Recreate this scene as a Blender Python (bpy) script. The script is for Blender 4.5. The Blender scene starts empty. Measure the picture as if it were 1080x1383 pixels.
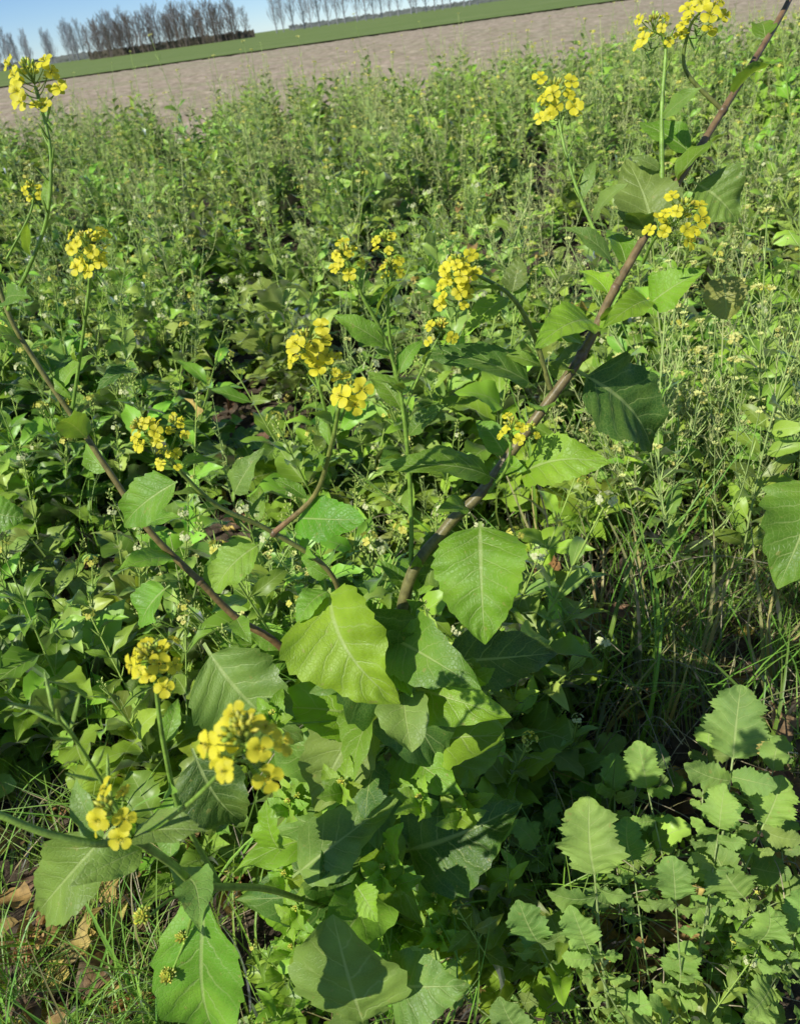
import bpy, math, random
import numpy as np
from mathutils import Matrix, Vector
rs = np.random.RandomState(11)
random.seed(5)
V3 = lambda *a: np.array(a, dtype=float)
def nrm(v):
    l = np.linalg.norm(v)
    return v/l if l > 1e-9 else V3(0,0,1)

# ------------------------------------------------------------------ mesh builder
class MB:
    def __init__(s): s.V=[];s.F=[];s.C=[];s.L=[];s.M=[];s.o=0
    def grid(s,P,lf,col,mat):
        n,m=P.shape[:2]
        s.V.append(P.reshape(-1,3)); s.L.append(np.broadcast_to(lf,(n,m,3)).reshape(-1,3))
        s.C.append(np.broadcast_to(col,(n,m,3)).reshape(-1,3))
        i=np.arange(n-1)[:,None]*m+np.arange(m-1)[None,:]; i=i.reshape(-1)+s.o
        s.F.append(np.stack([i,i+1,i+m+1,i+m],1)); s.M.append(np.full(len(i),mat)); s.o+=n*m
    def obj(s,name,mats,parent=None,link=True):
        me=s.mesh(name,mats); ob=bpy.data.objects.new(name,me)
        bpy.context.collection.objects.link(ob)
        if parent: ob.parent=parent
        return ob
    def mesh(s,name,mats):
        V=np.concatenate(s.V).astype(np.float32);F=np.concatenate(s.F).astype(np.int32)
        me=bpy.data.meshes.new(name)
        me.vertices.add(len(V)); me.vertices.foreach_set('co',V.ravel())
        me.loops.add(len(F)*4); me.loops.foreach_set('vertex_index',F.ravel())
        me.polygons.add(len(F)); me.polygons.foreach_set('loop_start',np.arange(0,len(F)*4,4,dtype=np.int32))
        me.polygons.foreach_set('material_index',np.concatenate(s.M).astype(np.int32))
        me.polygons.foreach_set('use_smooth',np.ones(len(F),dtype=bool))
        a=me.attributes.new('Col','FLOAT_COLOR','POINT')
        c=np.ones((len(V),4),dtype=np.float32); c[:,:3]=np.concatenate(s.C); a.data.foreach_set('color',c.ravel())
        a=me.attributes.new('lf','FLOAT_VECTOR','POINT'); a.data.foreach_set('vector',np.concatenate(s.L).astype(np.float32).ravel())
        for m in mats: me.materials.append(m)
        me.update(calc_edges=True); me.validate()
        return me

def prof(kind,u):
    u=np.clip(u,0,1)
    if kind=='ovate': return np.sin(np.pi*u**0.60)**0.85
    if kind=='round': return np.sin(np.pi*u**0.75)**0.55
    if kind=='tlobe': return np.sin(np.pi*u**0.8)**0.5*(.74+.26*np.abs(np.cos(2.6*np.pi*u)))
    if kind=='lance': return np.sin(np.pi*u**0.8)**0.9
    if kind=='grass': return (1-u)**0.6*np.minimum(1,u*8+.5)
    if kind=='lyrate':
        k=.42; x=np.clip((u-k)/(1-k),0,1)
        term=np.sin(np.pi*x**0.72)**0.55
        lob=.07+.5*(u/k)**.8*np.clip(np.sin(2*np.pi*2.5*u/k-.6),0,1)**.7
        return np.where(u>k,np.maximum(term,.1),lob)
def leaf(mb,base,tip,width,kind='ovate',face=None,droop=.12,fold=.25,wave=.085,teeth=.11,kt=9,n=30,m=9,
         col=(.08,.18,.02),mat=0,pet=.1,r=rs):
    base=np.array(base,float);tip=np.array(tip,float);L=np.linalg.norm(tip-base);T=nrm(tip-base)
    if face is None: face=V3(-.3,-.5,.8)+r.normal(0,.22,3)
    face=np.array(face,float);N=nrm(face-face.dot(T)*T);S=np.cross(T,N)
    t=np.linspace(0,1,n);u=(t-pet)/(1-pet)
    hw=width/2*prof(kind,u); hw=np.where(u<=0,width*.022,np.maximum(hw,width*.012))
    if kind!='grass': hw[-1]=width*.006
    side=r.normal(0,.03)*L
    mid=base+T*(L*t)[:,None]+N*(L*droop*4*t*(1-t))[:,None]+S*(side*np.sin(np.pi*t))[:,None]
    s=np.linspace(-1,1,m); a=np.abs(s)
    ph=r.uniform(0,6.28,6); rnd=r.uniform()
    frq=r.uniform(.9,1.1)
    saw=np.stack([((t*kt*frq+ph[0]/6.28)%1),((t*kt*frq+ph[1]/6.28+.5)%1)],0)
    big=np.stack([np.sin(t*kt*2.1+ph[2]),np.sin(t*kt*1.9+ph[3])],0)*.35
    sv=np.where(s<0,0,1)
    ed=(saw[sv]-.5+big[sv]).T                     # n,m
    act=((u>0.02)&(u<.97)).astype(float)[:,None]
    W=hw[:,None]*(a[None]+teeth*ed*(a[None]**3)*act)
    P=mid[:,None,:]+S*(np.sign(s)[None]*W*math.cos(fold))[...,None]
    wv=np.where(s<0,np.sin(t[:,None]*9+ph[4]),np.sin(t[:,None]*8+ph[5]))
    wv2=np.where(s<0,np.sin(t[:,None]*21+ph[2]),np.sin(t[:,None]*19+ph[1]))
    up=W*math.sin(fold)+wave*width*wv*(a[None]**2)*np.minimum(1,hw/(width*.25))[:,None]+wave*.45*width*wv2*(a[None]**3)*act
    q=u[:,None]*6.5-a[None]*1.5
    up=up+.02*width*np.cos(2*np.pi*(q))*4*(a*(1-a))[None]*act
    P=P+N*up[...,None]
    lf=np.zeros((n,m,3));lf[...,0]=s[None];lf[...,1]=u[:,None];lf[...,2]=rnd
    j=1+r.normal(0,.12);c=np.array(col)*j*(1+r.normal(0,.06,3))
    mb.grid(P,lf,np.clip(c,.003,1),mat)

def catmull(pts,k=6):
    p=np.array(pts,float)
    if len(p)<3:
        return np.array([p[0]*(1-t)+p[-1]*t for t in np.linspace(0,1,k+1)])
    e=np.vstack([2*p[0]-p[1],p,2*p[-1]-p[-2]]);o=[]
    for i in range(1,len(e)-2):
        for t in np.arange(k)/k:
            a,b,c,d=e[i-1:i+3]
            o.append(.5*((2*b)+(c-a)*t+(2*a-5*b+4*c-d)*t*t+(3*b-a-3*c+d)*t**3))
    o.append(p[-1]);return np.array(o)
def tube(mb,pts,r0,r1,col,col2=None,mat=1,sides=7,k=6,smooth=True,rad=None):
    p=catmull(pts,k) if smooth else np.array(pts,float)
    n=len(p);T=np.gradient(p,axis=0);T/=np.linalg.norm(T,axis=1)[:,None]+1e-9
    x=np.cross(T[0],V3(.3,.2,1));x=nrm(x);fr=[]
    for i in range(n):
        x=nrm(x-x.dot(T[i])*T[i]);fr.append((x,np.cross(T[i],x)))
    X=np.array([f[0] for f in fr]);Y=np.array([f[1] for f in fr])
    th=np.linspace(0,2*np.pi,sides+1);tt=np.linspace(0,1,n)
    R=(r0+(r1-r0)*tt) if rad is None else np.interp(tt,np.linspace(0,1,len(rad)),rad)
    P=p[:,None,:]+R[:,None,None]*(np.cos(th)[None,:,None]*X[:,None]+np.sin(th)[None,:,None]*Y[:,None])
    c=np.array(col)[None,None]*np.ones((n,1,1)) if col2 is None else (np.array(col)[None]*(1-tt[:,None])+np.array(col2)[None]*tt[:,None])[:,None]
    lf=np.zeros((n,sides+1,3));lf[...,0]=1;lf[...,1]=tt[:,None]
    mb.grid(P,lf,c,mat);return p
def blob(mb,c,axis,rl,rw,col,mat=1,sides=6,n=5):
    a=nrm(axis);tt=np.linspace(-1,1,n)
    tube(mb,[c+a*rl*t for t in tt],0,0,col,mat=mat,sides=sides,smooth=False,rad=[rw*.15]+[rw*math.sqrt(max(0,1-t*t*.95)) for t in tt[1:-1]]+[rw*.1])
def perp(a,ang):
    a=nrm(a);x=nrm(np.cross(a,V3(.31,.77,.2)));y=np.cross(a,x);return x*math.cos(ang)+y*math.sin(ang)

def compound(mb,base,tip,w,col,n=26,m=9,face=None,droop=.12,teeth=.26,r=rs,pairs=4,sides=6,kt=9):
    """pinnate radish leaf: stalk, toothed end lobe and smaller paired lobes"""
    base=np.array(base,float);tip=np.array(tip,float);L=np.linalg.norm(tip-base);T=nrm(tip-base)
    if face is None: face=V3(0,0,1)+r.normal(0,.3,3)
    N=nrm(face-face.dot(T)*T);S=np.cross(T,N)
    at=lambda t: base+T*L*t+N*L*droop*4*t*(1-t)
    t0=max(.5,1-1.12*w/L)
    tube(mb,[at(t) for t in (0,.2,.4,.6,t0+.05)],w*.028+.0006,w*.012+.0004,(.28,.36,.14),(.30,.38,.13),1,sides,3)
    leaf(mb,at(t0),at(1.0),w,'tlobe',face=N+r.normal(0,.15,3),droop=.1,fold=.15,wave=.12,teeth=teeth,kt=kt,n=n,m=m,col=col,pet=.03,r=r)
    for i in range(pairs):
        f=1-.15*i;t=t0-.02-(t0-.12)*(i+.15)/pairs+r.uniform(-.02,.02);l=w*.72*max(f,.25)
        for sg in (-1,1):
            if r.uniform()<.08: continue
            ll=l*r.uniform(.7,1.15);d=nrm(S*sg+T*r.uniform(.15,.55)+N*r.uniform(-.1,.35));b=at(t+r.uniform(-.02,.02))
            leaf(mb,b,b+d*ll,ll*.66,'tlobe',face=N+r.normal(0,.25,3),droop=.1,fold=.15,wave=.1,teeth=teeth*1.2,kt=kt*.6,n=max(7,int(n*.6)),m=max(5,m-4),col=col,pet=.02,r=r)

YEL=V3(.87,.79,.045)
def flower(mb,pos,axis,size,r=rs,col=YEL,mp=2,lo=False):
    a=nrm(axis);a0=r.uniform(0,6.28);cup=r.uniform(0,.4)
    nn,mm=(4,3) if lo else (7,5)
    for k in range(4):
        ang=a0+k*math.pi/2+r.normal(0,.08);R=perp(a,ang);S=np.cross(a,R);sz=size*r.uniform(.88,1.08);cu=cup+r.normal(0,.12)
        t=np.linspace(0,1,nn);s=np.linspace(-1,1,mm)
        w=.10+.40*np.clip((t-.18)/.4,0,1)**.8; w=w*np.sqrt(np.clip(1-((t-.7)/.34)**2*np.where(t>.7,1,0),.02,1))
        rr=t*math.cos(cu*.6); zz=.25*np.sin(t*2.2)*1.0*cu*2+ .2*np.minimum(t/.25,1)-.12*t*t
        P=pos+sz*(R*rr[:,None,None]+a*(zz[:,None,None]+(.10*(s**2)[None,:,None])*t[:,None,None]+.03*np.sin(s*4+ang)[None,:,None]*t[:,None,None])+S*(s[None,:]*w[:,None])[...,None])
        c=col*r.uniform(.9,1.08)
        lf=np.zeros((nn,mm,3));lf[...,0]=s[None];lf[...,1]=t[:,None];lf[...,2]=r.uniform()
        mb.grid(P,lf,np.clip(c[None,None]*(.85+.15*t)[:,None,None],0,.95),mp)
    if lo: return
    for k in range(6):
        d=nrm(a+perp(a,a0+k*1.047)*.35);e=pos+d*size*.5
        tube(mb,[pos,pos+a*size*.25,e],size*.025,size*.02,(.6,.65,.08),sides=3,k=2,mat=1)
        blob(mb,e,d,size*.09,size*.045,(.85,.66,.05),sides=4,n=4)
    tube(mb,[pos,pos+a*size*.45],size*.05,size*.06,(.35,.46,.06),sides=5,k=2)
    for k in range(4):
        d=nrm(a*.5+perp(a,a0+.78+k*math.pi/2));tube(mb,[pos,pos+d*size*.35,pos+d*size*.5+a*size*.1],size*.05,size*.01,(.5,.52,.07),sides=4,k=2)

GS=(.26,.38,.06)
def pod(mb,pos,d,L,r0,col=(.16,.28,.045),up=V3(0,0,1),sides=5):
    d=nrm(d);p=[pos,pos+d*L*.25+up*L*.02,pos+d*L*.6+up*L*.1,pos+d*L+up*L*.22]
    tube(mb,p,0,0,col,mat=1,sides=sides,k=2,rad=[r0*.35,r0*.4,r0,r0*1.05,r0,r0*.8,r0*.25])
def raceme(mb,pos,axis,R,nf=10,nb=14,npod=4,petal=None,r=rs,spread=1.0,budcol=(.40,.47,.06)):
    a=nrm(axis);petal=(petal or (.28*R+.0018))*1.1;nf=int(round(nf*1.2))
    for k in range(nf):
        ang=k*2.4+r.uniform(-.5,.5);h=(k+.5)/nf
        d=nrm(perp(a,ang)*(1.15-.4*h)*spread+a*(.15+.5*h)); b=pos-a*R*(1.15*(1-h)+.0)
        e=b+d*R*(.55+.5*r.uniform())+a*R*.1
        tube(mb,[b,b+d*R*.3-a*R*.02,e],.00065,.0006,GS,sides=4,k=2)
        flower(mb,e,d*.6+a*.3+V3(-.2,-.6,.45)+r.normal(0,.35,3),petal*r.uniform(.7,1.12),r)
    for k in range(nb):
        ang=k*2.4;h=(k+.5)/nb;d=nrm(perp(a,ang)*(1-h*.8)+a*(.35+h))
        e=pos+a*R*.2+d*R*(.40+.14*r.uniform());tube(mb,[pos-a*R*.1,e],.0005,.0005,GS,sides=3,k=1)
        bc=np.array(budcol)*r.uniform(.8,1.3);bc[0]*=r.uniform(.8,1.4)
        blob(mb,e,d,.0028+R*.03,.0013+R*.016,np.minimum(bc,.85))
    for k in range(npod):
        ang=k*2.4+1;b=pos-a*(R*1.05+k*R*.28);d=nrm(perp(a,ang)+a*1.1)
        pod(mb,b,d,R*r.uniform(.45,.75),.0011,(.24,.4,.06))

# ------------------------------------------------------------------ materials
def newmat(name):
    m=bpy.data.materials.new(name);m.use_nodes=True;nt=m.node_tree;nt.nodes.clear();return m,nt
class NB:
    def __init__(s,nt): s.nt=nt
    def n(s,t,**k):
        x=s.nt.nodes.new(t)
        for a,b in k.items(): setattr(x,a,b)
        return x
    def l(s,a,b): s.nt.links.new(a,b)
    def inp(s,sock,v):
        if isinstance(v,bpy.types.NodeSocket): s.l(v,sock)
        else: sock.default_value=v
    def math(s,op,a,b=0.0):
        x=s.n('ShaderNodeMath',operation=op);s.inp(x.inputs[0],a);s.inp(x.inputs[1],b)
        return x.outputs[0]
    def mr(s,v,a,b,c,d):
        x=s.n('ShaderNodeMapRange');x.clamp=True
        s.inp(x.inputs['Value'],v);x.inputs[1].default_value=a;x.inputs[2].default_value=b;x.inputs[3].default_value=c;x.inputs[4].default_value=d
        return x.outputs[0]
    def mix(s,f,a,b,bt='MIX'):
        x=s.n('ShaderNodeMix',data_type='RGBA',blend_type=bt);s.inp(x.inputs[0],f);s.inp(x.inputs[6],a);s.inp(x.inputs[7],b);return x.outputs[2]
    def noise(s,vec,sc,det=2.0,rough=.5):
        x=s.n('ShaderNodeTexNoise');x.inputs['Scale'].default_value=sc;x.inputs['Detail'].default_value=det;x.inputs['Roughness'].default_value=rough
        if vec is not None:s.l(vec,x.inputs['Vector'])
        return x.outputs['Fac']
    def vscale(s,col,f):
        x=s.n('ShaderNodeVectorMath',operation='SCALE');s.inp(x.inputs[0],col);s.inp(x.inputs['Scale'],f);return x.outputs[0]
def leafmat(name,hero,rough=.4,trans=.3,spec=.5):
    m,nt=newmat(name);b=NB(nt)
    col=b.n('ShaderNodeAttribute',attribute_name='Col').outputs['Color']
    sx=b.n('ShaderNodeSeparateXYZ');b.l(b.n('ShaderNodeAttribute',attribute_name='lf').outputs['Vector'],sx.inputs[0])
    u,v,r=sx.outputs
    au=b.math('ABSOLUTE',u)
    q=b.math('SUBTRACT',b.math('MULTIPLY',v,6.5),b.math('MULTIPLY',au,1.5))
    if hero:
        tc=b.n('ShaderNodeTexCoord').outputs['Object']
        q=b.math('ADD',q,b.math('MULTIPLY',b.math('SIGN',u),.2))
        nz=b.noise(tc,45,2);q=b.math('ADD',q,b.math('MULTIPLY',b.math('SUBTRACT',nz,.5),.5))
    d=b.math('ABSOLUTE',b.math('SUBTRACT',b.math('FRACT',q),.5))
    sv=b.mr(d,0,.06,1,0)
    sv=b.math('MULTIPLY',sv,b.mr(au,.2,1,.85,.15))
    mid=b.mr(b.math('MULTIPLY',au,b.mr(v,0,1,.55,1.6)),.02,.05,1,0)
    pet=b.mr(v,-.02,.02,1,0)
    vein=b.math('MAXIMUM',b.math('MAXIMUM',sv,mid),pet)
    if hero:
        patch=b.noise(tc,14,2,.6)
        base=b.vscale(col,b.mr(patch,.3,.7,.75,1.28))
        base=b.mix(b.math('MULTIPLY',b.mr(patch,.5,.75,0,1),.35),base,(.28,.34,.04,1))
        vo=b.n('ShaderNodeTexVoronoi',feature='DISTANCE_TO_EDGE');vo.inputs['Scale'].default_value=190;b.l(tc,vo.inputs['Vector'])
        ret=b.mr(vo.outputs['Distance'],0,.12,1,0)
        base=b.mix(b.math('MULTIPLY',ret,.25),base,(.30,.40,.09,1))
        sp=b.noise(tc,95,1);base=b.mix(b.mr(sp,.70,.76,0,.5),base,(.34,.32,.09,1))
    else:
        oi=b.n('ShaderNodeObjectInfo').outputs['Random']
        hs=b.n('ShaderNodeHueSaturation');b.l(col,hs.inputs['Color']);b.l(b.mr(oi,0,1,.476,.512),hs.inputs['Hue'])
        b.l(b.mr(r,0,1,.62,1.35),hs.inputs['Value']);base=hs.outputs[0]
    base=b.mix(b.math('MULTIPLY',vein,.6),base,(.44,.53,.19,1))
    geo=b.n('ShaderNodeNewGeometry')
    cc=b.mix(b.math('MULTIPLY',geo.outputs['Backfacing'],.4),base,(.29,.38,.14,1))
    o=b.n('ShaderNodeOutputMaterial')
    T=b.n('ShaderNodeBsdfTranslucent');tcx=b.mix(1.0,cc,(1.8,1.75,.45,1),'MULTIPLY');b.l(tcx,T.inputs[0])
    X=b.n('ShaderNodeMixShader');X.inputs[0].default_value=trans
    if hero:
        P=b.n('ShaderNodeBsdfPrincipled');P.inputs['Roughness'].default_value=rough;P.inputs['Specular IOR Level'].default_value=spec
        b.l(cc,P.inputs['Base Color'])
        h=b.math('ADD',b.math('MULTIPLY',vein,-1.0),b.math('MULTIPLY',ret,-.4)); h=b.math('ADD',h,b.math('MULTIPLY',nz,1.6))
        bp=b.n('ShaderNodeBump');bp.inputs['Strength'].default_value=.55;bp.inputs['Distance'].default_value=.0011
        b.l(h,bp.inputs['Height']);b.l(bp.outputs[0],P.inputs['Normal'])
        b.l(b.mr(patch,.3,.7,rough-.03,rough+.12),P.inputs['Roughness'])
        b.l(P.outputs[0],X.inputs[1]);b.l(T.outputs[0],X.inputs[2]);b.l(X.outputs[0],o.inputs[0])
    else:
        D=b.n('ShaderNodeBsdfDiffuse');b.l(cc,D.inputs[0]);b.l(D.outputs[0],X.inputs[1]);b.l(T.outputs[0],X.inputs[2])
        G=b.n('ShaderNodeBsdfGlossy');G.inputs['Roughness'].default_value=rough
        fr=b.n('ShaderNodeFresnel');fr.inputs[0].default_value=1.43
        Y=b.n('ShaderNodeMixShader');b.l(fr.outputs[0],Y.inputs[0]);b.l(X.outputs[0],Y.inputs[1]);b.l(G.outputs[0],Y.inputs[2]);b.l(Y.outputs[0],o.inputs[0])
    return m
def colmat(name,rough=.5,trans=0,nscale=60,var=.3,bump=0,boost=(1.2,1.1,.8,1)):
    m,nt=newmat(name);b=NB(nt)
    col=b.n('ShaderNodeAttribute',attribute_name='Col').outputs['Color'];tc=b.n('ShaderNodeTexCoord').outputs['Object']
    base=b.vscale(col,b.mr(b.noise(tc,nscale,2,.6),.3,.7,1-var,1+var))
    P=b.n('ShaderNodeBsdfPrincipled');b.l(base,P.inputs['Base Color']);P.inputs['Roughness'].default_value=rough;P.inputs['Specular IOR Level'].default_value=.4
    if bump:
        bp=b.n('ShaderNodeBump');bp.inputs['Strength'].default_value=.6;bp.inputs['Distance'].default_value=bump;b.l(b.noise(tc,nscale*5,2),bp.inputs['Height']);b.l(bp.outputs[0],P.inputs['Normal'])
    o=b.n('ShaderNodeOutputMaterial')
    if trans:
        T=b.n('ShaderNodeBsdfTranslucent');b.l(b.mix(1.0,base,boost,'MULTIPLY'),T.inputs[0])
        X=b.n('ShaderNodeMixShader');X.inputs[0].default_value=trans;b.l(P.outputs[0],X.inputs[1]);b.l(T.outputs[0],X.inputs[2]);b.l(X.outputs[0],o.inputs[0])
    else:b.l(P.outputs[0],o.inputs[0])
    return m
def plainmat(name,gl=True):
    m,nt=newmat(name);b=NB(nt);col=b.n('ShaderNodeAttribute',attribute_name='Col').outputs['Color']
    D=b.n('ShaderNodeBsdfDiffuse');b.l(col,D.inputs[0]);o=b.n('ShaderNodeOutputMaterial');b.l(D.outputs[0],o.inputs[0]);return m
M_LEAF=leafmat('mustard_leaf',True,.44,.28,.42)
M_RAD=leafmat('radish_leaf',True,.58,.25,.28)
M_WEED=leafmat('weed_leaf',False,.42,.22,.45)
M_STEM=plainmat('weed_stem')
M_HSTEM=colmat('mustard_stem',.42,0,90,.35,.0006)
M_PET=colmat('petal',.55,.4,200,.06,0,(1.12,1.12,.9,1))
M_DRY=colmat('dry_leaf',.7,.2,60,.4,.001)
M_BARK=plainmat('bark')
MH=[M_LEAF,M_HSTEM,M_PET,M_DRY]; MW=[M_WEED,M_STEM,M_PET,M_DRY]; MR=[M_RAD,M_HSTEM,M_PET,M_DRY]

def pts(s): return [V3(*[float(x)/1000 for x in q.split(',')]) for q in s.split()]
# ------------------------------------------------------------------ the big mustard plant
hero=MB()
RED=(.17,.085,.045);PUR=(.19,.08,.06);GRN=(.21,.35,.05);OLV=(.17,.17,.05)
def st(s,r0,r1,c1=GRN,c2=GRN,sides=9): return tube(hero,pts(s),r0,r1,c1,c2,1,sides,8)
D=st('-223,791,-20 -83,793,533 -12,837,856 58,862,949 113,869,997 190,888,1082 260,913,1155 315,956,1222 397,1013,1309 494,1091,1393 625,1217,1494 679,1289,1550',.0095,.0034,(.15,.16,.05),(.22,.13,.07),10)
S=st('-120,794,442 -183,827,767 -251,841,862 -287,849,929 -334,864,1008 -370,894,1090 -392,910,1151 -424,931,1239 -437,939,1305 -438,963,1379 -436,1025,1475',.006,.0022,RED,(.22,.24,.06))
S1=st('-437,939,1305 -385,924,1356 -344,922,1408 -319,928,1472 -319,945,1530',.0024,.0015)
S2=st('-402,921,1168 -361,913,1247 -321,905,1326 -304,898,1368',.0024,.0016)
S3=st('-419,951,1362 -377,956,1405 -364,961,1428',.0014,.001)
M=st('-91,813,600 -103,818,790 -101,814,930 -163,810,1017 -221,793,1082 -253,775,1164 -261,756,1204',.0045,.002,PUR,GRN)
M1=st('-163,810,1017 -100,789,1076 -65,759,1158 -47,739,1215',.0038,.002,(.24,.13,.07),GRN)
M2=st('-63,759,1157 -66,749,1234 -71,753,1272',.0022,.0015)
M3=st('-50,749,1190 -33,742,1222',.0016,.0012)
M4=st('-253,775,1160 -231,772,1194',.0014,.0012)
J=st('-7,840,824 14,865,973 22,870,1127 14,879,1214 -8,876,1282 -20,871,1326',.0036,.0016)
J1=st('18,882,1164 18,879,1251 29,882,1306',.0022,.0014)
JB=st('20,884,1258 27,887,1334',.0014,.0011)
J2=st('22,873,1131 53,864,1191 78,867,1229',.0018,.0012)
K10=st('216,901,1120 196,904,1197 166,882,1255 130,867,1287 102,855,1303',.0036,.0016,OLV,GRN)
K12=st('327,957,1224 291,997,1303 271,1032,1375 265,1062,1437',.0026,.0014)
K13=st('392,1018,1318 398,1053,1408 410,1087,1478 394,1088,1495',.0034,.0014)
K14=st('494,1091,1393 444,1101,1445 442,1095,1490 455,1096,1508',.003,.0014,OLV,GRN)
K15=st('355,971,1245 353,927,1288 361,877,1319',.0024,.0014)
K17=st('122,860,1001 142,825,1058 148,816,1113',.0024,.0014)
N_=st('-160,780,160 -235,736,300 -248,594,594 -260,473,811 -262,440,906 -265,410,988 -283,392,1015 -314,387,1045 -351,388,1084 -400,385,1110',.005,.0024,(.2,.26,.06),GRN)
st('-265,410,988 -213,386,1043 -168,355,1106 -115,325,1183',.0024,.0012)
st('-264,404,997 -233,353,1100',.0014,.0011)
N3=st('-261,405,1000 -257,393,1127 -254,371,1204',.0018,.0009)
N4=st('-265,517,731 -255,483,918 -238,471,1028 -224,471,1101 -216,470,1133',.003,.0014)
st('-260,473,811 -274,433,858 -285,402,882',.002,.0012)
st('-271,483,790 -305,471,716 -331,455,675',.0024,.0012)
for p,rr in (((.113,.869,.997),.0075),((.058,.862,.949),.0075),((.260,.913,1.155),.008),((-.163,.810,1.017),.0055),((-.287,.849,.929),.006),((.315,.956,1.222),.0065),((.494,1.091,1.393),.006)):
    blob(hero,V3(*p),V3(.3,.1,1),rr*1.2,rr,(.18,.12,.06),sides=8,n=7)
def rc(x,y,z,R,**k):
    ax=k.pop('ax',V3(0,-.15,1));raceme(hero,V3(x,y,z)/1000,ax,R,**k)
rc(-319,945,1535,.027,nf=12); rc(-364,961,1431,.012,nf=5,nb=8)
rc(-304,898,1372,.024,nf=13)
rc(-261,756,1208,.020,nf=8,nb=14,ax=V3(-.4,-.1,1)); rc(-231,772,1200,.014,nf=5,nb=6)
rc(-245,760,1172,.016,nf=6,nb=4)
rc(-71,753,1276,.025,nf=11); rc(-33,742,1224,.017,nf=5,nb=4,petal=.0112)
rc(-50,755,1258,.015,nf=5,nb=16)
rc(-20,871,1329,.020,nf=9); rc(27,887,1337,.015,nf=4,nb=18); rc(29,882,1309,.013,nf=4,nb=18)
rc(102,855,1305,.021,nf=11); rc(98,852,1283,.020,nf=8,nb=0)
rc(78,867,1232,.018,nf=3,nb=26)
rc(265,1062,1440,.027,nf=12); rc(394,1088,1497,.022,nf=8); rc(455,1096,1510,.028,nf=11)
rc(361,877,1321,.027,nf=12,ax=V3(.3,-.2,1)); rc(148,816,1116,.018,nf=5,nb=10);rc(172,812,1112,.012,nf=3,nb=6)
rc(-216,470,1135,.023,nf=10,nb=20,npod=6)
rc(-115,325,1187,.025,nf=9,nb=22,petal=.0100,npod=6); rc(-233,353,1103,.020,nf=6,nb=8,petal=.009)
rc(-285,402,884,.015,nf=1,nb=44,npod=0); rc(-331,455,673,.018,nf=0,nb=54,npod=0); rc(-300,462,735,.013,nf=0,nb=24,npod=0)
rc(-402,925,1180,.012,nf=1,nb=22,npod=2)
for k in range(12):
    t=.15+.07*k; p=N3[min(int(t*(len(N3)-1)),len(N3)-1)]; d=nrm(perp(V3(0,0,1),k*2.4)+V3(-.1,0,1.0)); pod(hero,p,d,.026,.0015,(.28,.43,.07))
for path in (J1,J,K13,K12,S2,S1,M2,K15):
    for k in range(9):
        p=path[int((.45+.06*k)*(len(path)-1))]; d=nrm(perp(V3(0,0,1),k*2.4)+V3(0,0,1.3)); pod(hero,p,d,.018,.0011,(.26,.41,.06))

def H(a,b,w,kind='ovate',c=(.075,.19,.018),**k):
    k.setdefault('n',44);k.setdefault('m',13)
    leaf(hero,V3(*a)/1000,V3(*b)/1000,w/1000,kind,col=c,**k)
BR=(.23,.42,.025);MD=(.17,.325,.028);GY=(.20,.325,.06);DK=(.085,.19,.03)
H((103,823,981),(84,713,867),128,c=BR,face=(-.35,-.75,.6),droop=.12,fold=.22,teeth=.1,kt=10,pet=.06)
H((-106,790,931),(-33,666,832),150,c=BR,face=(-.45,-.6,.7),droop=.2,fold=.42,wave=.1,pet=.05)
H((-85,809,905),(12,714,632),165,c=DK,face=(.2,-.8,.5),droop=.05)
H((18,814,748),(206,830,717),95,c=DK,face=(.1,-.5,.8),wave=.1)
H((156,851,1024),(264,792,1062),74,c=BR,face=(-.1,-.55,.85),fold=.12,teeth=.12,kt=12)
H((134,858,1017),(-22,826,1078),52,c=MD,face=(-.1,-.4,.9),droop=.18,fold=.3)
H((258,940,1124),(373,941,979),130,c=DK,face=(.4,-.7,.5),wave=.1)
H((280,935,1189),(189,866,1193),62,c=BR,face=(-.2,-.6,.8),droop=.15)
H((201,912,1118),(33,904,1197),55,c=DK,face=(.0,-.45,.9),droop=.15,fold=.3)
H((348,930,1201),(407,901,1248),54,c=BR,face=(-.3,-.6,.7)); H((354,935,1208),(276,881,1199),40,c=BR,face=(-.3,-.6,.7),kt=7)
H((374,980,1259),(359,1067,1355),85,c=(.20,.25,.06),face=(-.1,-.85,.5)); H((442,1044,1320),(493,1011,1269),84,c=GY,face=(-.1,-.8,.5))
H((-128,810,1034),(-43,752,1055),55,c=(.11,.36,.016),face=(.1,-.7,.6),fold=.1,kind='round',pet=.02)
H((-256,794,1119),(-344,812,1056),62,c=MD,face=(-.3,-.7,.6),pet=.03); H((-188,829,990),(-256,799,945),60,c=MD,face=(-.4,-.6,.6),kind='round',pet=.05)
H((-302,825,838),(-184,753,691),140,c=GY,face=(-.3,-.6,.8)); H((-75,777,728),(-186,709,587),110,c=GY,face=(-.2,-.7,.6))
H((-75,715,449),(122,711,534),165,c=DK,face=(.1,-.5,.85),wave=.1); H((-228,647,528),(-56,686,625),95,c=GY,face=(-.2,-.5,.8),fold=.4)
H((-273,498,758),(-304,452,504),110,c=MD,face=(-.2,-.75,.5),fold=.25,pet=.04)
H((-147,524,248),(-169,586,525),170,'lyrate',c=GY,face=(-.2,-.8,.7),fold=.1,n=60); H((-117,553,383),(5,518,423),100,c=GY,face=(-.1,-.6,.8))
H((-305,464,944),(-434,471,807),70,c=GY,face=(-.3,-.7,.6)); H((500,735,1040),(420,655,945),105,'ovate',c=MD,face=(-.46,-.7,.75),teeth=.2,kt=6)
H((-514,836,1093),(-467,827,1080),48,'round',c=MD,face=(-.3,-.7,.6)); H((-215,865,1045),(-162,879,1104),40,c=GY)
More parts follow.
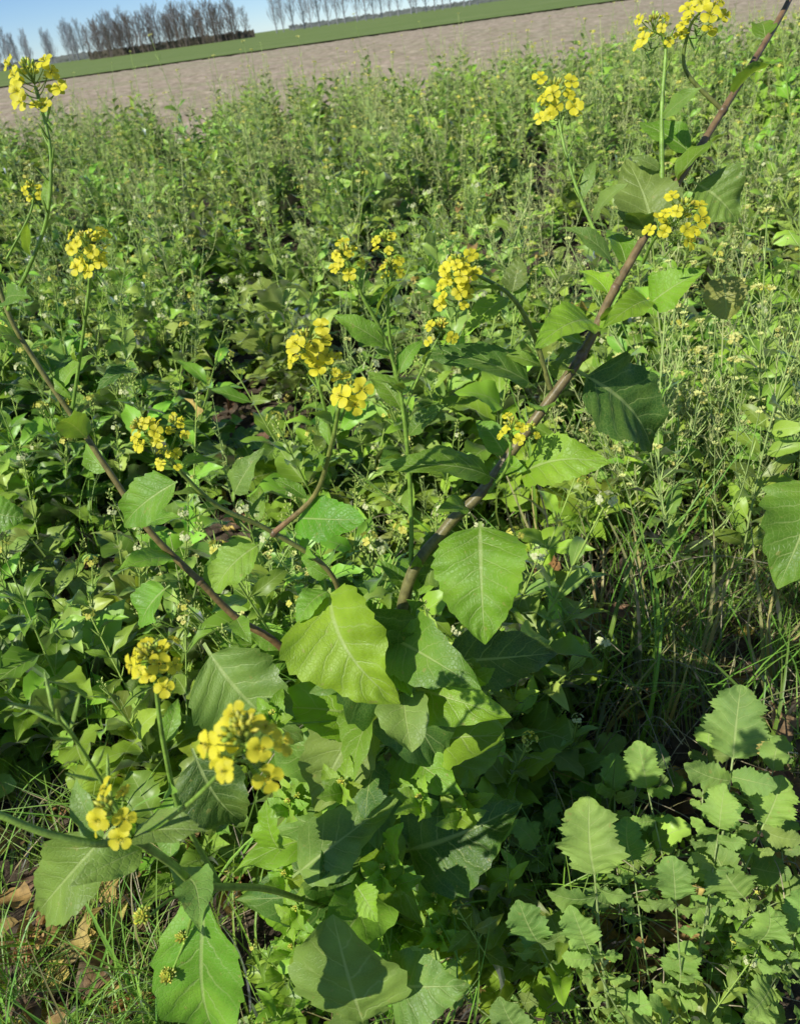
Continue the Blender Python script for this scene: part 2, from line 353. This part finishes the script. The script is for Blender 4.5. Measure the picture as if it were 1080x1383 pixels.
H((-314,690,778),(-273,664,646),100,c=DK); H((-104,789,929),(-149,745,917),38,'round',c=MD)
H((97,856,940),(5,857,850),72,c=DK); H((-17,811,688),(11,773,538),115,c=DK)
H((-338,873,912),(-396,858,852),72,c=MD); H((172,912,1246),(188,938,1286),32,c=GY); H((172,912,1246),(105,880,1215),34,c=BR)
H((464,975,1215),(460,942,1164),56,'round',c=(.28,.30,.08),face=(-.4,-.7,.6)); H((-307,936,1210),(-355,906,1200),34,c=DK)
H((-126,577,603),(-101,531,589),44,c=BR,teeth=.2); H((-217,608,651),(-222,633,727),50,c=BR,teeth=.2); H((-75,650,533),(-55,647,620),46,c=BR,teeth=.2)
def along(path,ts,L,w,kind='lance',c=BR,up=.5,a0=0,**k):
    for i,t in enumerate(ts):
        p=path[int(t*(len(path)-1))];d=nrm(perp(V3(0,0,1),a0+i*2.4)+V3(0,0,up)+rs.normal(0,.15,3));l=L*rs.uniform(.7,1.25)
        leaf(hero,p,p+d*l,w*l/L,kind,col=c,n=24,m=9,droop=.12,face=V3(-.2,-.4,1)+rs.normal(0,.3,3),**k)
along(J,[.05,.12,.2,.3,.36,.42,.47,.52,.62,.7,.8],.065,.026,c=MD,up=.8); along(J1,[.2,.5,.7],.035,.012,c=MD); along(J2,[.2,.5],.05,.02,c=MD,up=.8)
along(S,[.12,.2,.28,.36,.42,.5,.58,.66,.74,.82],.075,.035,'ovate',MD); along(D,[.34,.38,.42,.47,.5,.56,.6,.66,.7,.74,.78,.83,.88,.93],.075,.038,'ovate',MD,a0=1)
along(D,[.4,.44,.53,.58,.63],.05,.028,'ovate',BR,a0=2.5)
along(M1,[.3,.5,.65,.8],.05,.017,c=MD,up=.9); along(M,[.35,.42,.55,.7,.8],.055,.024,'ovate',MD)
along(K12,[.1,.3,.45],.07,.022,c=GY,up=1); along(K10,[.1,.2,.4,.55],.05,.02,c=MD); along(K13,[.1,.3],.06,.022,c=GY); along(S1,[.1,.3,.5],.05,.014,c=MD,up=1.2); along(S2,[.1,.3],.05,.016,c=MD,up=1)
along(N_,[.3,.38,.45,.52,.58,.65],.075,.035,'ovate',GY); along(N4,[.2,.35,.5],.05,.02,c=MD,up=.8)
for i in range(58):
    z=rs.uniform(.12,.82);a=i*2.4+rs.uniform(-.4,.4);b=V3(-.19+.18*z+.02,.79,z)+rs.normal(0,.01,3);l=rs.uniform(.11,.2)*(1.1-.35*z)
    d=nrm(V3(math.cos(a)*1.1,math.sin(a)*.7-.15,.35+rs.normal(0,.25)))
    leaf(hero,b,b+d*l*1.25,l*.62,random.choice(['ovate','ovate','lyrate']),col=[MD,GY,DK,BR][i%4],n=36,m=11,pet=.18,face=V3(-.2,-.4,1)+rs.normal(0,.25,3),droop=rs.uniform(.1,.25),fold=rs.uniform(.15,.5),wave=.1)
for i in range(30):
    z=rs.uniform(.2,.78);a=i*2.4;b=V3(-.19+.16*z,.72,z)+V3(math.cos(a)*.14,math.sin(a)*.08,0)
    tube(hero,[V3(-.19+.17*z,.78,z-.08),b],.0018,.001,GRN,sides=5,k=3)
    for k in range(6):
        d=nrm(perp(V3(0,0,1),k*2.4)+V3(0,0,.6));leaf(hero,b,b+d*rs.uniform(.03,.055),.026,'ovate',col=(.23,.41,.03),n=20,m=7,teeth=.22,kt=7)
    raceme(hero,b+V3(0,0,.02),V3(0,0,1),.009,nf=0,nb=12,npod=0)
hero.obj('mustard_plant',MH)

# ------------------------------------------------------------------ wild radish at lower right
rad=MB();RL=(.25,.39,.08);RD=(.19,.32,.07)
def RH(a,b,w,c=RL,face=(-.3,-.7,.6),**k):
    k.setdefault('pairs',7)
    compound(rad,V3(*a)/1000,V3(*b)/1000,w/1000,c,n=60,m=13,face=np.array(face,float),kt=17,teeth=.22,sides=8,**k)
RH((248,597,0),(218,690,558),100,face=(-.3,-.8,.5));RH((392,637,20),(516,851,566),100,c=RD,face=(-.3,-.8,.5));RH((603,596,40),(414,684,402),82)
RH((222,650,20),(100,660,364),70,c=RD);RH((315,569,10),(358,604,280),62);RH((555,656,100),(416,512,229),64,face=(0,-.5,.9))
RH((145,560,50),(48,555,296),64,c=RD);RH((425,735,20),(361,879,427),70);RH((425,700,20),(560,760,440),72)
RH((330,620,10),(290,720,450),58,c=RD);RH((500,600,10),(560,640,330),64);RH((390,640,10),(440,720,500),60);RH((300,600,10),(170,610,420),60)
RH((380,620,10),(330,640,460),62);RH((470,640,10),(470,600,360),60)
for i in range(46):
    a=i*2.4;c=V3(rs.uniform(.05,.7),rs.uniform(.5,.9),.01);l=rs.uniform(.18,.38);d=nrm(V3(math.cos(a),math.sin(a),rs.uniform(.6,1.6)))
    if math.hypot(c[0]-.73,c[1]-.93)<.16: continue
    compound(rad,c,c+d*l,l*.19,RL if i%2 else RD,n=26,m=9,face=V3(-.2,-.5,.9)+rs.normal(0,.25,3),kt=9,pairs=6)
rad.obj('wild_radish_plant',MR)

# ------------------------------------------------------------------ weed variants
def weedA(seed,h,pale=False,fl=True):
    r=np.random.RandomState(seed);mb=MB();c=V3(.225,.40,.036) if not pale else V3(.275,.43,.075)
    for s in range(r.randint(3,5)):
        a=s*2.1+r.uniform(0,1);ln=r.uniform(.1,.4)*h;hh=h*r.uniform(.7,1.05)
        P=[V3(0,0,0)+V3(math.cos(a),math.sin(a),0)*.02,V3(math.cos(a)*ln*.5,math.sin(a)*ln*.5,hh*.45),V3(math.cos(a)*ln,math.sin(a)*ln,hh)]
        p=tube(mb,P,.0035,.0014,(.28,.38,.10),(.34,.47,.10),1,5,5)
        nl=r.randint(13,18)
        for k in range(nl):
            t=.08+.86*k/nl;q=p[int(t*(len(p)-1))];l=(.16*(1-t)+.055)*r.uniform(.75,1.25)*(h/.5)**.4
            d=nrm(perp(V3(0,0,1),k*2.4+a)+V3(0,0,r.uniform(.0,.9)))
            if t<.25: compound(mb,q,q+d*l*1.2,l*.42,c,n=10,m=5,face=V3(0,0,1)+r.normal(0,.3,3),r=r,pairs=2,sides=3,kt=5)
            else: leaf(mb,q,q+d*l,l*(.52 if t<.7 else .34),'ovate' if t<.7 else 'lance',col=c,n=14,m=5,teeth=.16,kt=6,droop=r.uniform(.05,.25),face=V3(0,0,1)+r.normal(0,.4,3),fold=.35,pet=.1,wave=.12,r=r)
        tp=p[-1]
        for k in range(10):
            d=nrm(perp(V3(0,0,1),k*2.4)+V3(0,0,1));blob(mb,tp+d*.008+V3(0,0,-.003*k),d,.0034,.0019,(.50,.58,.16),sides=4,n=4)
        if fl and r.uniform()<.8:
            for k in range(r.randint(3,6)):
                d=nrm(perp(V3(0,0,1),k*2.4)+V3(0,0,.6));flower(mb,tp+d*.014,d,.007,r,V3(.82,.83,.45) if pale else V3(.87,.80,.14),lo=True)
        for k in range(9):
            q=p[int((.72+.03*k)*(len(p)-1))];d=nrm(perp(V3(0,0,1),k*2.4)+V3(0,0,.9));pod(mb,q,d,.026,.0013,(.35,.48,.11),sides=4)
    return mb.mesh('weed_leafy',MW)
def weedB(seed,h,yel=0):
    r=np.random.RandomState(seed);mb=MB();gc=V3(.37,.49,.15) if not yel else V3(.47,.52,.21)
    p=tube(mb,[V3(0,0,0),V3(r.normal(0,.03),r.normal(0,.03),h*.5),V3(r.normal(0,.06),r.normal(0,.06),h)],.0036,.0012,gc*.8,gc,1,5,8)
    br=[p]
    for k in range(r.randint(9,13)):
        t=.2+.6*k/11;q=p[int(min(t,.95)*(len(p)-1))];a=k*2.4+r.uniform(0,1);l=h*r.uniform(.25,.5)*(1.2-t)
        d=V3(math.cos(a),math.sin(a),0);e=q+d*l*.5+V3(0,0,l)
        br.append(tube(mb,[q,q+d*l*.35+V3(0,0,l*.4),e],.0019,.001,gc,gc,1,4,5))
        for j in range(2): leaf(mb,q,q+(d*(1-2*j)+V3(0,0,.5))*.13*(1.2-t),.036,'lance',col=(.25,.41,.05),n=10,m=5,r=r)
    for b in br:
        for k in range(14):
            t=.3+.68*k/14;q=b[int(t*(len(b)-1))]+(b[-1]-b[-2])*r.uniform(-.5,.5);d=nrm(perp(nrm(b[-1]-b[0]),k*2.4)+V3(0,0,1.0));pod(mb,q,d,r.uniform(.018,.038),.0012,gc*r.uniform(.8,1.25),sides=3)
        for k in range(7):
            d=nrm(perp(V3(0,0,1),k*2.4)+V3(0,0,.8));blob(mb,b[-1]+d*.006,d,.0034,.002,(.60,.64,.22),sides=4,n=4)
        if r.uniform()<.35:
            for k in range(4): flower(mb,b[-1]+perp(V3(0,0,1),k*2.1)*.009,V3(r.normal(0,.4),r.normal(0,.4),1),.0068,r,V3(.87,.81,.25),lo=True)
    return mb.mesh('weed_podded',MW)
def weedC(seed,sz):
    r=np.random.RandomState(seed);mb=MB()
    for k in range(14):
        a=k*2.4;l=sz*r.uniform(.6,1.1);d=nrm(V3(math.cos(a),math.sin(a),r.uniform(.25,1.5)));c=(.18,.345,.035) if k%2 else (.24,.40,.065);o=V3(math.cos(a),math.sin(a),0)*.01
        if k%3: compound(mb,o,d*l*1.1,l*.36,c,n=14,m=7,face=V3(0,0,1)+r.normal(0,.3,3),r=r,pairs=3,sides=4,kt=6)
        else: leaf(mb,o,d*l,l*.45,'ovate',col=c,n=20,m=7,teeth=.15,kt=9,droop=.16,pet=.22,wave=.1,face=V3(0,0,1)+r.normal(0,.3,3),r=r)
    return mb.mesh('weed_rosette',MW)
def grassT(seed,h,dry=False,nb=22,wd=1.0,spr=1.0):
    r=np.random.RandomState(seed);mb=MB()
    for k in range(nb):
        a=r.uniform(0,6.28);l=h*r.uniform(.5,1.1);b=V3(r.normal(0,.025),r.normal(0,.025),0);sp=r.uniform(.1,1.0)*spr
        d=nrm(V3(math.cos(a)*sp,math.sin(a)*sp,1));c=(.19,.36,.045) if not dry else (.45,.39,.2)
        if not dry and r.uniform()<.15:c=(.42,.36,.16)
        leaf(mb,b,b+d*l,r.uniform(.004,.009)*wd,'grass',col=c,n=9,m=3,pet=0,teeth=0,droop=r.uniform(.05,.3),fold=.3,wave=0,face=V3(-math.cos(a),-math.sin(a),.5),r=r)
    return mb.mesh('grass_tuft',MW)
WA=[weedA(1,.55),weedA(2,.5,True),weedA(3,.6),weedA(4,.45,False,False),weedA(5,.5,True),weedA(6,.62,False,False)]
WB=[weedB(11,.85),weedB(12,.8,1),weedB(13,.95),weedB(14,.7,1)]
WC=[weedC(21,.22),weedC(22,.28),weedC(23,.19)]
GT=[grassT(31,.35),grassT(32,.45),grassT(33,.28),grassT(34,.3,True,14)];GTALL=grassT(35,.62,False,7,1.5,.35)
def empty(n):
    e=bpy.data.objects.new(n,None);bpy.context.collection.objects.link(e);return e
E_A=empty('leafy_weeds');E_B=empty('podded_weeds');E_G=empty('grass')
cnt=[0]
def inst(me,par,x,y,sc,z=0,tilt=.12):
    o=bpy.data.objects.new(me.name.split('.')[0]+'_%d'%cnt[0],me);cnt[0]+=1
    o.parent=par;o.location=(x,y,z);o.rotation_euler=(rs.normal(0,tilt),rs.normal(0,tilt),rs.uniform(0,6.28));o.scale=(sc,sc,sc*rs.uniform(.85,1.15))
    bpy.context.collection.objects.link(o)
def clear(x,y):   # thin, grassy opening right of the mustard, bare soil at lower left, and a gap further back
    a=math.exp(-(((x-.62)/.42)**2+((y-1.4)/.42)**2)*1.1)
    b=.85*math.exp(-(((x-.1)/.85)**2+((y-3.9)/.6)**2))
    c=math.exp(-(((x+.95)/.42)**2+((y-.74)/.24)**2)); d=math.exp(-(((x-.74)/.15)**2+((y-.93)/.15)**2))
    return max(a*1.25,b,c*1.8,d*1.8)
def scatter(y0,y1,dens):
    area=(y1-y0)*2*(.62*(y0+y1)/2+.9)
    for _ in range(int(area*dens)):
        yy=rs.uniform(y0,y1);xx=rs.uniform(-1,1)*(.62*yy+.9);yield xx,yy
for x,yy in scatter(.45,1.1,30):
    if abs(x)<.1 and yy<.6: continue
    if x<-.1 and yy<.7 and rs.uniform()<.75: continue
    if rs.uniform()<clear(x,yy): continue
    hmax=.28+.4*max(0,yy-.6)
    if x>.35: hmax*=.7
    inst(random.choice(WC) if rs.uniform()<.6 else random.choice(WA),E_A,x,yy,hmax/.45*rs.uniform(.7,1.1))
for x,yy in scatter(1.1,2.2,20):
    if rs.uniform()<clear(x,yy): continue
    u=rs.uniform();right=x>.2;big=1.2 if x>.75 else 1.0
    if u<.15: inst(random.choice(WC),E_A,x,yy,rs.uniform(.8,1.3))
    elif u<(.55 if right else .82): inst(random.choice(WA),E_A,x,yy,rs.uniform(.9,1.2)*big)
    else: inst(random.choice(WB),E_B,x,yy,rs.uniform(.6,.95)*big,tilt=.25)
for _ in range(16): inst(random.choice(WA),E_A,rs.uniform(-.3,.22),rs.uniform(1.0,1.45),rs.uniform(1.05,1.35))
for _ in range(16): inst(random.choice(WB),E_B,rs.uniform(.7,1.4),rs.uniform(1.5,2.3),rs.uniform(.95,1.2),tilt=.16)
for x,yy in scatter(2.2,6,12):
    if rs.uniform()<clear(x,yy):
        if rs.uniform()<.75: inst(random.choice(WC),E_A,x,yy,rs.uniform(1.0,1.5))
        continue
    u=rs.uniform();pb=.3 if x<.1*yy else .55
    if yy>4:pb+=.1
    if u<pb: inst(random.choice(WB),E_B,x,yy,rs.uniform(.8,1.25),tilt=.18)
    elif u<.94: inst(random.choice(WA),E_A,x,yy,rs.uniform(1.1,1.6))
    else: inst(random.choice(WC),E_A,x,yy,1.5)
for x,yy in scatter(6,14.5,6.2):
    u=rs.uniform()
    if u<.7: inst(random.choice(WB),E_B,x,yy,rs.uniform(1.0,1.6),tilt=.1)
    else: inst(random.choice(WA),E_A,x,yy,rs.uniform(1.4,2.0))
for _ in range(230):
    yy=rs.uniform(.5,3.0);x=rs.uniform(-.62*yy-.5,.62*yy+.5);inst(random.choice(GT[:3]),E_G,x,yy,rs.uniform(.5,1.0),tilt=.3)
for _ in range(72):
    x=.65+rs.normal(0,.35);yy=1.4+rs.normal(0,.38);inst(random.choice(GT),E_G,x,max(yy,.75),rs.uniform(.5,1.0),tilt=.45)
for x,yy in ((.5,1.3),(.62,1.5),(.45,1.15),(.85,1.35),(.95,1.6),(.3,1.4),(1.1,1.8),(.7,1.9),(.2,1.7),(-.6,1.5),(-1.0,1.9),(.4,2.2),(1.3,2.2),(.75,1.1),(.56,1.2),(.68,1.3),(.8,1.7),(.52,1.42),(-.4,1.3),(.9,1.15),(.62,1.08),(1.05,1.45)):
    inst(GTALL,E_G,x,yy,rs.uniform(.85,1.35),tilt=.14)
for _ in range(26): inst(GTALL,E_G,rs.uniform(.35,1.3),rs.uniform(1.0,2.4),rs.uniform(.8,1.3),tilt=.2)
for _ in range(14): inst(GTALL,E_G,rs.uniform(.1,.75),rs.uniform(.6,.95),rs.uniform(.5,.8),tilt=.25)
for _ in range(24):
    inst(random.choice(GT[:3]),E_G,-.8+rs.normal(0,.16),.74+rs.normal(0,.12),rs.uniform(.5,.95),tilt=.4)

# ------------------------------------------------------------------ leaf litter
lit=MB()
def dryl(x,y,z,l):
    a=rs.uniform(0,6.28);d=V3(math.cos(a),math.sin(a),rs.normal(0,.3));b=V3(x,y,z)
    c=random.choice([(.32,.19,.06),(.24,.15,.07),(.50,.37,.09),(.42,.28,.09),(.18,.11,.06),(.55,.42,.10)])
    leaf(lit,b,b+d*l,l*.55,random.choice(['ovate','round']),col=c,mat=0,n=14,m=7,fold=rs.uniform(.2,.7),droop=rs.uniform(-.1,.3),wave=.18,face=V3(0,0,1)+rs.normal(0,.4,3))
for _ in range(600):
    yy=rs.uniform(.4,4);dryl(rs.uniform(-1,1)*(.62*yy+.6),yy,rs.uniform(.005,.04),rs.uniform(.03,.1))
for c,sp in (((.73,.93,.14),.07),((-.88,.78,.04),.12),((-.75,.85,.05),.1),((.33,.76,.08),.06),((-.95,.92,.06),.1),((-.7,.72,.05),.08),((.42,1.5,.18),.07)):
    for _ in range(18): dryl(c[0]+rs.normal(0,sp),c[1]+rs.normal(0,sp),max(.01,c[2]+rs.uniform(-.05,.06)),rs.uniform(.06,.13))
for c in ((.377,3.1,.62),(.55,3.9,.7),(.42,3.4,.62),(-.55,2.4,.42),(.7,2.6,.6),(.2,3.6,.55),(.62,3.3,.6)):
    for _ in range(2): dryl(c[0]+rs.normal(0,.08),c[1]+rs.normal(0,.08),c[2]+rs.uniform(-.08,.06),rs.uniform(.06,.1))
for i in range(270):
    yy=rs.uniform(.6,2.2);x=rs.uniform(-1.0,1.3) if rs.uniform()<.4 else .6+rs.normal(0,.35);a=rs.uniform(0,6.28);l=rs.uniform(.1,.45);z=rs.uniform(.01,.18) if i<200 else rs.uniform(.1,.35)
    tube(lit,[V3(x,yy,z),V3(x+math.cos(a)*l*.5,yy+math.sin(a)*l*.5,z+rs.uniform(0,.08)),V3(x+math.cos(a)*l,yy+math.sin(a)*l,max(.005,z+rs.uniform(-.15,.06)))],.0012,.0008,(.48,.42,.27),sides=4,k=4,mat=0)
lit.obj('leaf_litter',[M_DRY])

# ------------------------------------------------------------------ ground, fields
def soilmat(name,c1,c2,sc,bump,c3=None,c3f=.6):
    m,nt=newmat(name);b=NB(nt);tc=b.n('ShaderNodeTexCoord').outputs['Object']
    a=b.noise(tc,sc,6,.65);col=b.mix(b.mr(a,.35,.65,0,1),(*c1,1),(*c2,1))
    if c3:
        mp=b.n('ShaderNodeMapping');b.l(tc,mp.inputs[0]);mp.inputs['Scale'].default_value=(.04,.45,1)
        col=b.mix(b.mr(b.noise(mp.outputs[0],1.0,3,.6),.42,.68,0,c3f),col,(*c3,1))
    P=b.n('ShaderNodeBsdfPrincipled');P.inputs['Roughness'].default_value=.95;P.inputs['Specular IOR Level'].default_value=.15;b.l(col,P.inputs['Base Color'])
    bp=b.n('ShaderNodeBump');bp.inputs['Strength'].default_value=1;bp.inputs['Distance'].default_value=bump;b.l(a,bp.inputs['Height']);b.l(bp.outputs[0],P.inputs['Normal'])
    o=b.n('ShaderNodeOutputMaterial');b.l(P.outputs[0],o.inputs[0]);return m
def sheet(name,xs,ys,zf,mat):
    X,Y=np.meshgrid(xs,ys);Z=zf(X,Y);mb=MB();P=np.stack([X,Y,Z],-1);mb.grid(P,np.zeros(3),np.array([.1,.1,.1]),0)
    return mb.obj(name,[mat])
xs=np.unique(np.concatenate([-np.geomspace(9,4000,20),np.linspace(-8,8,150),np.geomspace(9,4000,20)]))
ys=np.unique(np.concatenate([[-4000,-800,-100,-20,-5],np.linspace(-3,13,150),np.geomspace(14,5000,25)]))
f=lambda X,Y:(np.sin(X*7.1+Y*3)*np.sin(Y*9.3-X*2)*.012+np.sin(X*23+Y*17)*np.sin(Y*29-X*11)*.006)*np.exp(-(np.maximum(0,np.hypot(X,Y)-10)/3)**2)
sheet('ground',xs,ys,f,soilmat('soil',(.04,.03,.02),(.15,.115,.08),18,.02))
def fz(X,Y):
    r2=np.random.RandomState(3)
    return .05+.08*np.abs(np.sin(Y*1.6+.3*np.sin(X*.7)))*np.exp(-Y/70)+.03*np.sin(X*5.1+Y*1.7)*np.sin(Y*4.3-X*2.2)*np.exp(-Y/40)+r2.uniform(-.05,.05,X.shape)
sheet('plowed_field',np.linspace(-130,130,600),np.geomspace(14.8,84,420),fz,soilmat('plowed_soil',(.28,.22,.155),(.52,.42,.32),2.2,.08,(.28,.30,.15),.55))
sheet('grass_field',np.linspace(-2500,2500,20),np.concatenate([[80],np.geomspace(88,3500,30)]),lambda X,Y:.20+0*X,soilmat('far_grass',(.12,.18,.04),(.17,.24,.06),.6,.05,(.26,.30,.12)))

# ------------------------------------------------------------------ distant bare trees
def bare(seed,h,col,wd=.22):
    r=np.random.RandomState(seed);mb=MB();c=np.array(col)
    p=tube(mb,[V3(0,0,0),V3(r.normal(0,.2),0,h*.4),V3(r.normal(0,.3),0,h*.75),V3(r.normal(0,.3),0,h)],.28,.04,c,c,0,6,5)
    for k in range(38):
        t=.12+.84*k/38;q=p[int(t*(len(p)-1))];a=k*2.4+r.uniform(0,1);l=h*r.uniform(.16,.3)*(1.15-t*.75);d=V3(math.cos(a),math.sin(a),0)
        b=tube(mb,[q,q+d*l*.5*wd/.22*.8+V3(0,0,l*.45),q+d*l*.75*wd/.22*.8+V3(0,0,l*1.05)],.08,.03,c,c,0,3,3)
        for j in range(12):
            s=b[r.randint(2,len(b))];aa=r.uniform(0,6.28);ll=l*r.uniform(.25,.55);e=V3(math.cos(aa)*.5,math.sin(aa)*.5,.9)
            tube(mb,[s,s+e*ll],.04,.02,c*1.15,c,0,3,2)
    return mb.mesh('bare_tree',[M_BARK])
TD=[bare(s,12+s*.7,(.17,.14,.12),.34) for s in range(4)];TP=[bare(40+s,16+s,(.30,.30,.32),.2) for s in range(4)]  # TP: bark paled and greyed, distance haze mixed into its colour
E_T=empty('tree_line')
def tr(me,x,y,s):
    o=bpy.data.objects.new('bare_tree_%d'%cnt[0],me);cnt[0]+=1;o.parent=E_T;o.location=(x,y,.1);o.rotation_euler=(0,0,rs.uniform(0,6.28));o.scale=(s,s,s);bpy.context.collection.objects.link(o)
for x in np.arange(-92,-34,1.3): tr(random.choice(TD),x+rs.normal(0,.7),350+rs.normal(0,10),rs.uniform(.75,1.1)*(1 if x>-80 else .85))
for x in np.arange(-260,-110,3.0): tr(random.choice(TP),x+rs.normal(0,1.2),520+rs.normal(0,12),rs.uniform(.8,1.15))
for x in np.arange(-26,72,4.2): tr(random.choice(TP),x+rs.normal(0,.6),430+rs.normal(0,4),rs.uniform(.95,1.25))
hb=MB()
for x0,x1,yy,h in ((-95,-30,352,2.6),(-330,-60,560,3.5),(-30,140,640,3.0)):
    X=np.linspace(x0,x1,160);t=np.linspace(0,1,6)
    P=np.stack([np.broadcast_to(X[None],(6,160)),yy+rs.normal(0,.2,(6,160)),t[:,None]*(h*(1+.25*rs.normal(0,.5,160)))[None]+.05],-1)
    hb.grid(P,np.zeros(3),V3(.12,.105,.08) if yy<400 else V3(.20,.21,.20),0)  # farther hedges paler and greyer, haze put into the colour
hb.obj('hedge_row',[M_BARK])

# ------------------------------------------------------------------ light, sky, camera
sc=bpy.context.scene
el=math.radians(41);az=V3(-.80,-.57,0);az=nrm(az);sd=az*math.cos(el)+V3(0,0,math.sin(el))
L=bpy.data.lights.new('sun','SUN');L.energy=5.0;L.angle=math.radians(.5);L.color=(1,.97,.88)
lo=bpy.data.objects.new('sun',L);bpy.context.collection.objects.link(lo);lo.rotation_euler=Vector(sd).to_track_quat('Z','Y').to_euler()
w=bpy.data.worlds.new('World');sc.world=w;w.use_nodes=True;nt=w.node_tree;nt.nodes.clear()
sky=nt.nodes.new('ShaderNodeTexSky');sky.sky_type='NISHITA';sky.sun_disc=False;sky.sun_elevation=el;sky.sun_rotation=math.atan2(az[0],az[1]);sky.air_density=.8;sky.dust_density=0;sky.ozone_density=7;sky.altitude=1500
bg=nt.nodes.new('ShaderNodeBackground');bg.inputs[1].default_value=.12;o=nt.nodes.new('ShaderNodeOutputWorld');nt.links.new(sky.outputs[0],bg.inputs[0]);nt.links.new(bg.outputs[0],o.inputs[0])
cam=bpy.data.cameras.new('camera');co=bpy.data.objects.new('camera',cam);bpy.context.collection.objects.link(co)
cam.sensor_fit='VERTICAL';cam.sensor_height=36;cam.lens=36*1025/1383;cam.clip_end=10000;cam.clip_start=.02
co.matrix_world=Matrix.Translation((0,0,1.55))@Matrix.Rotation(math.radians(56.9),4,'X')@Matrix.Rotation(math.radians(-8),4,'Z')
cam.dof.use_dof=True;cam.dof.focus_distance=1.1;cam.dof.aperture_fstop=9.5
sc.camera=co
sc.view_settings.view_transform='Standard';sc.view_settings.look='None';sc.view_settings.exposure=0
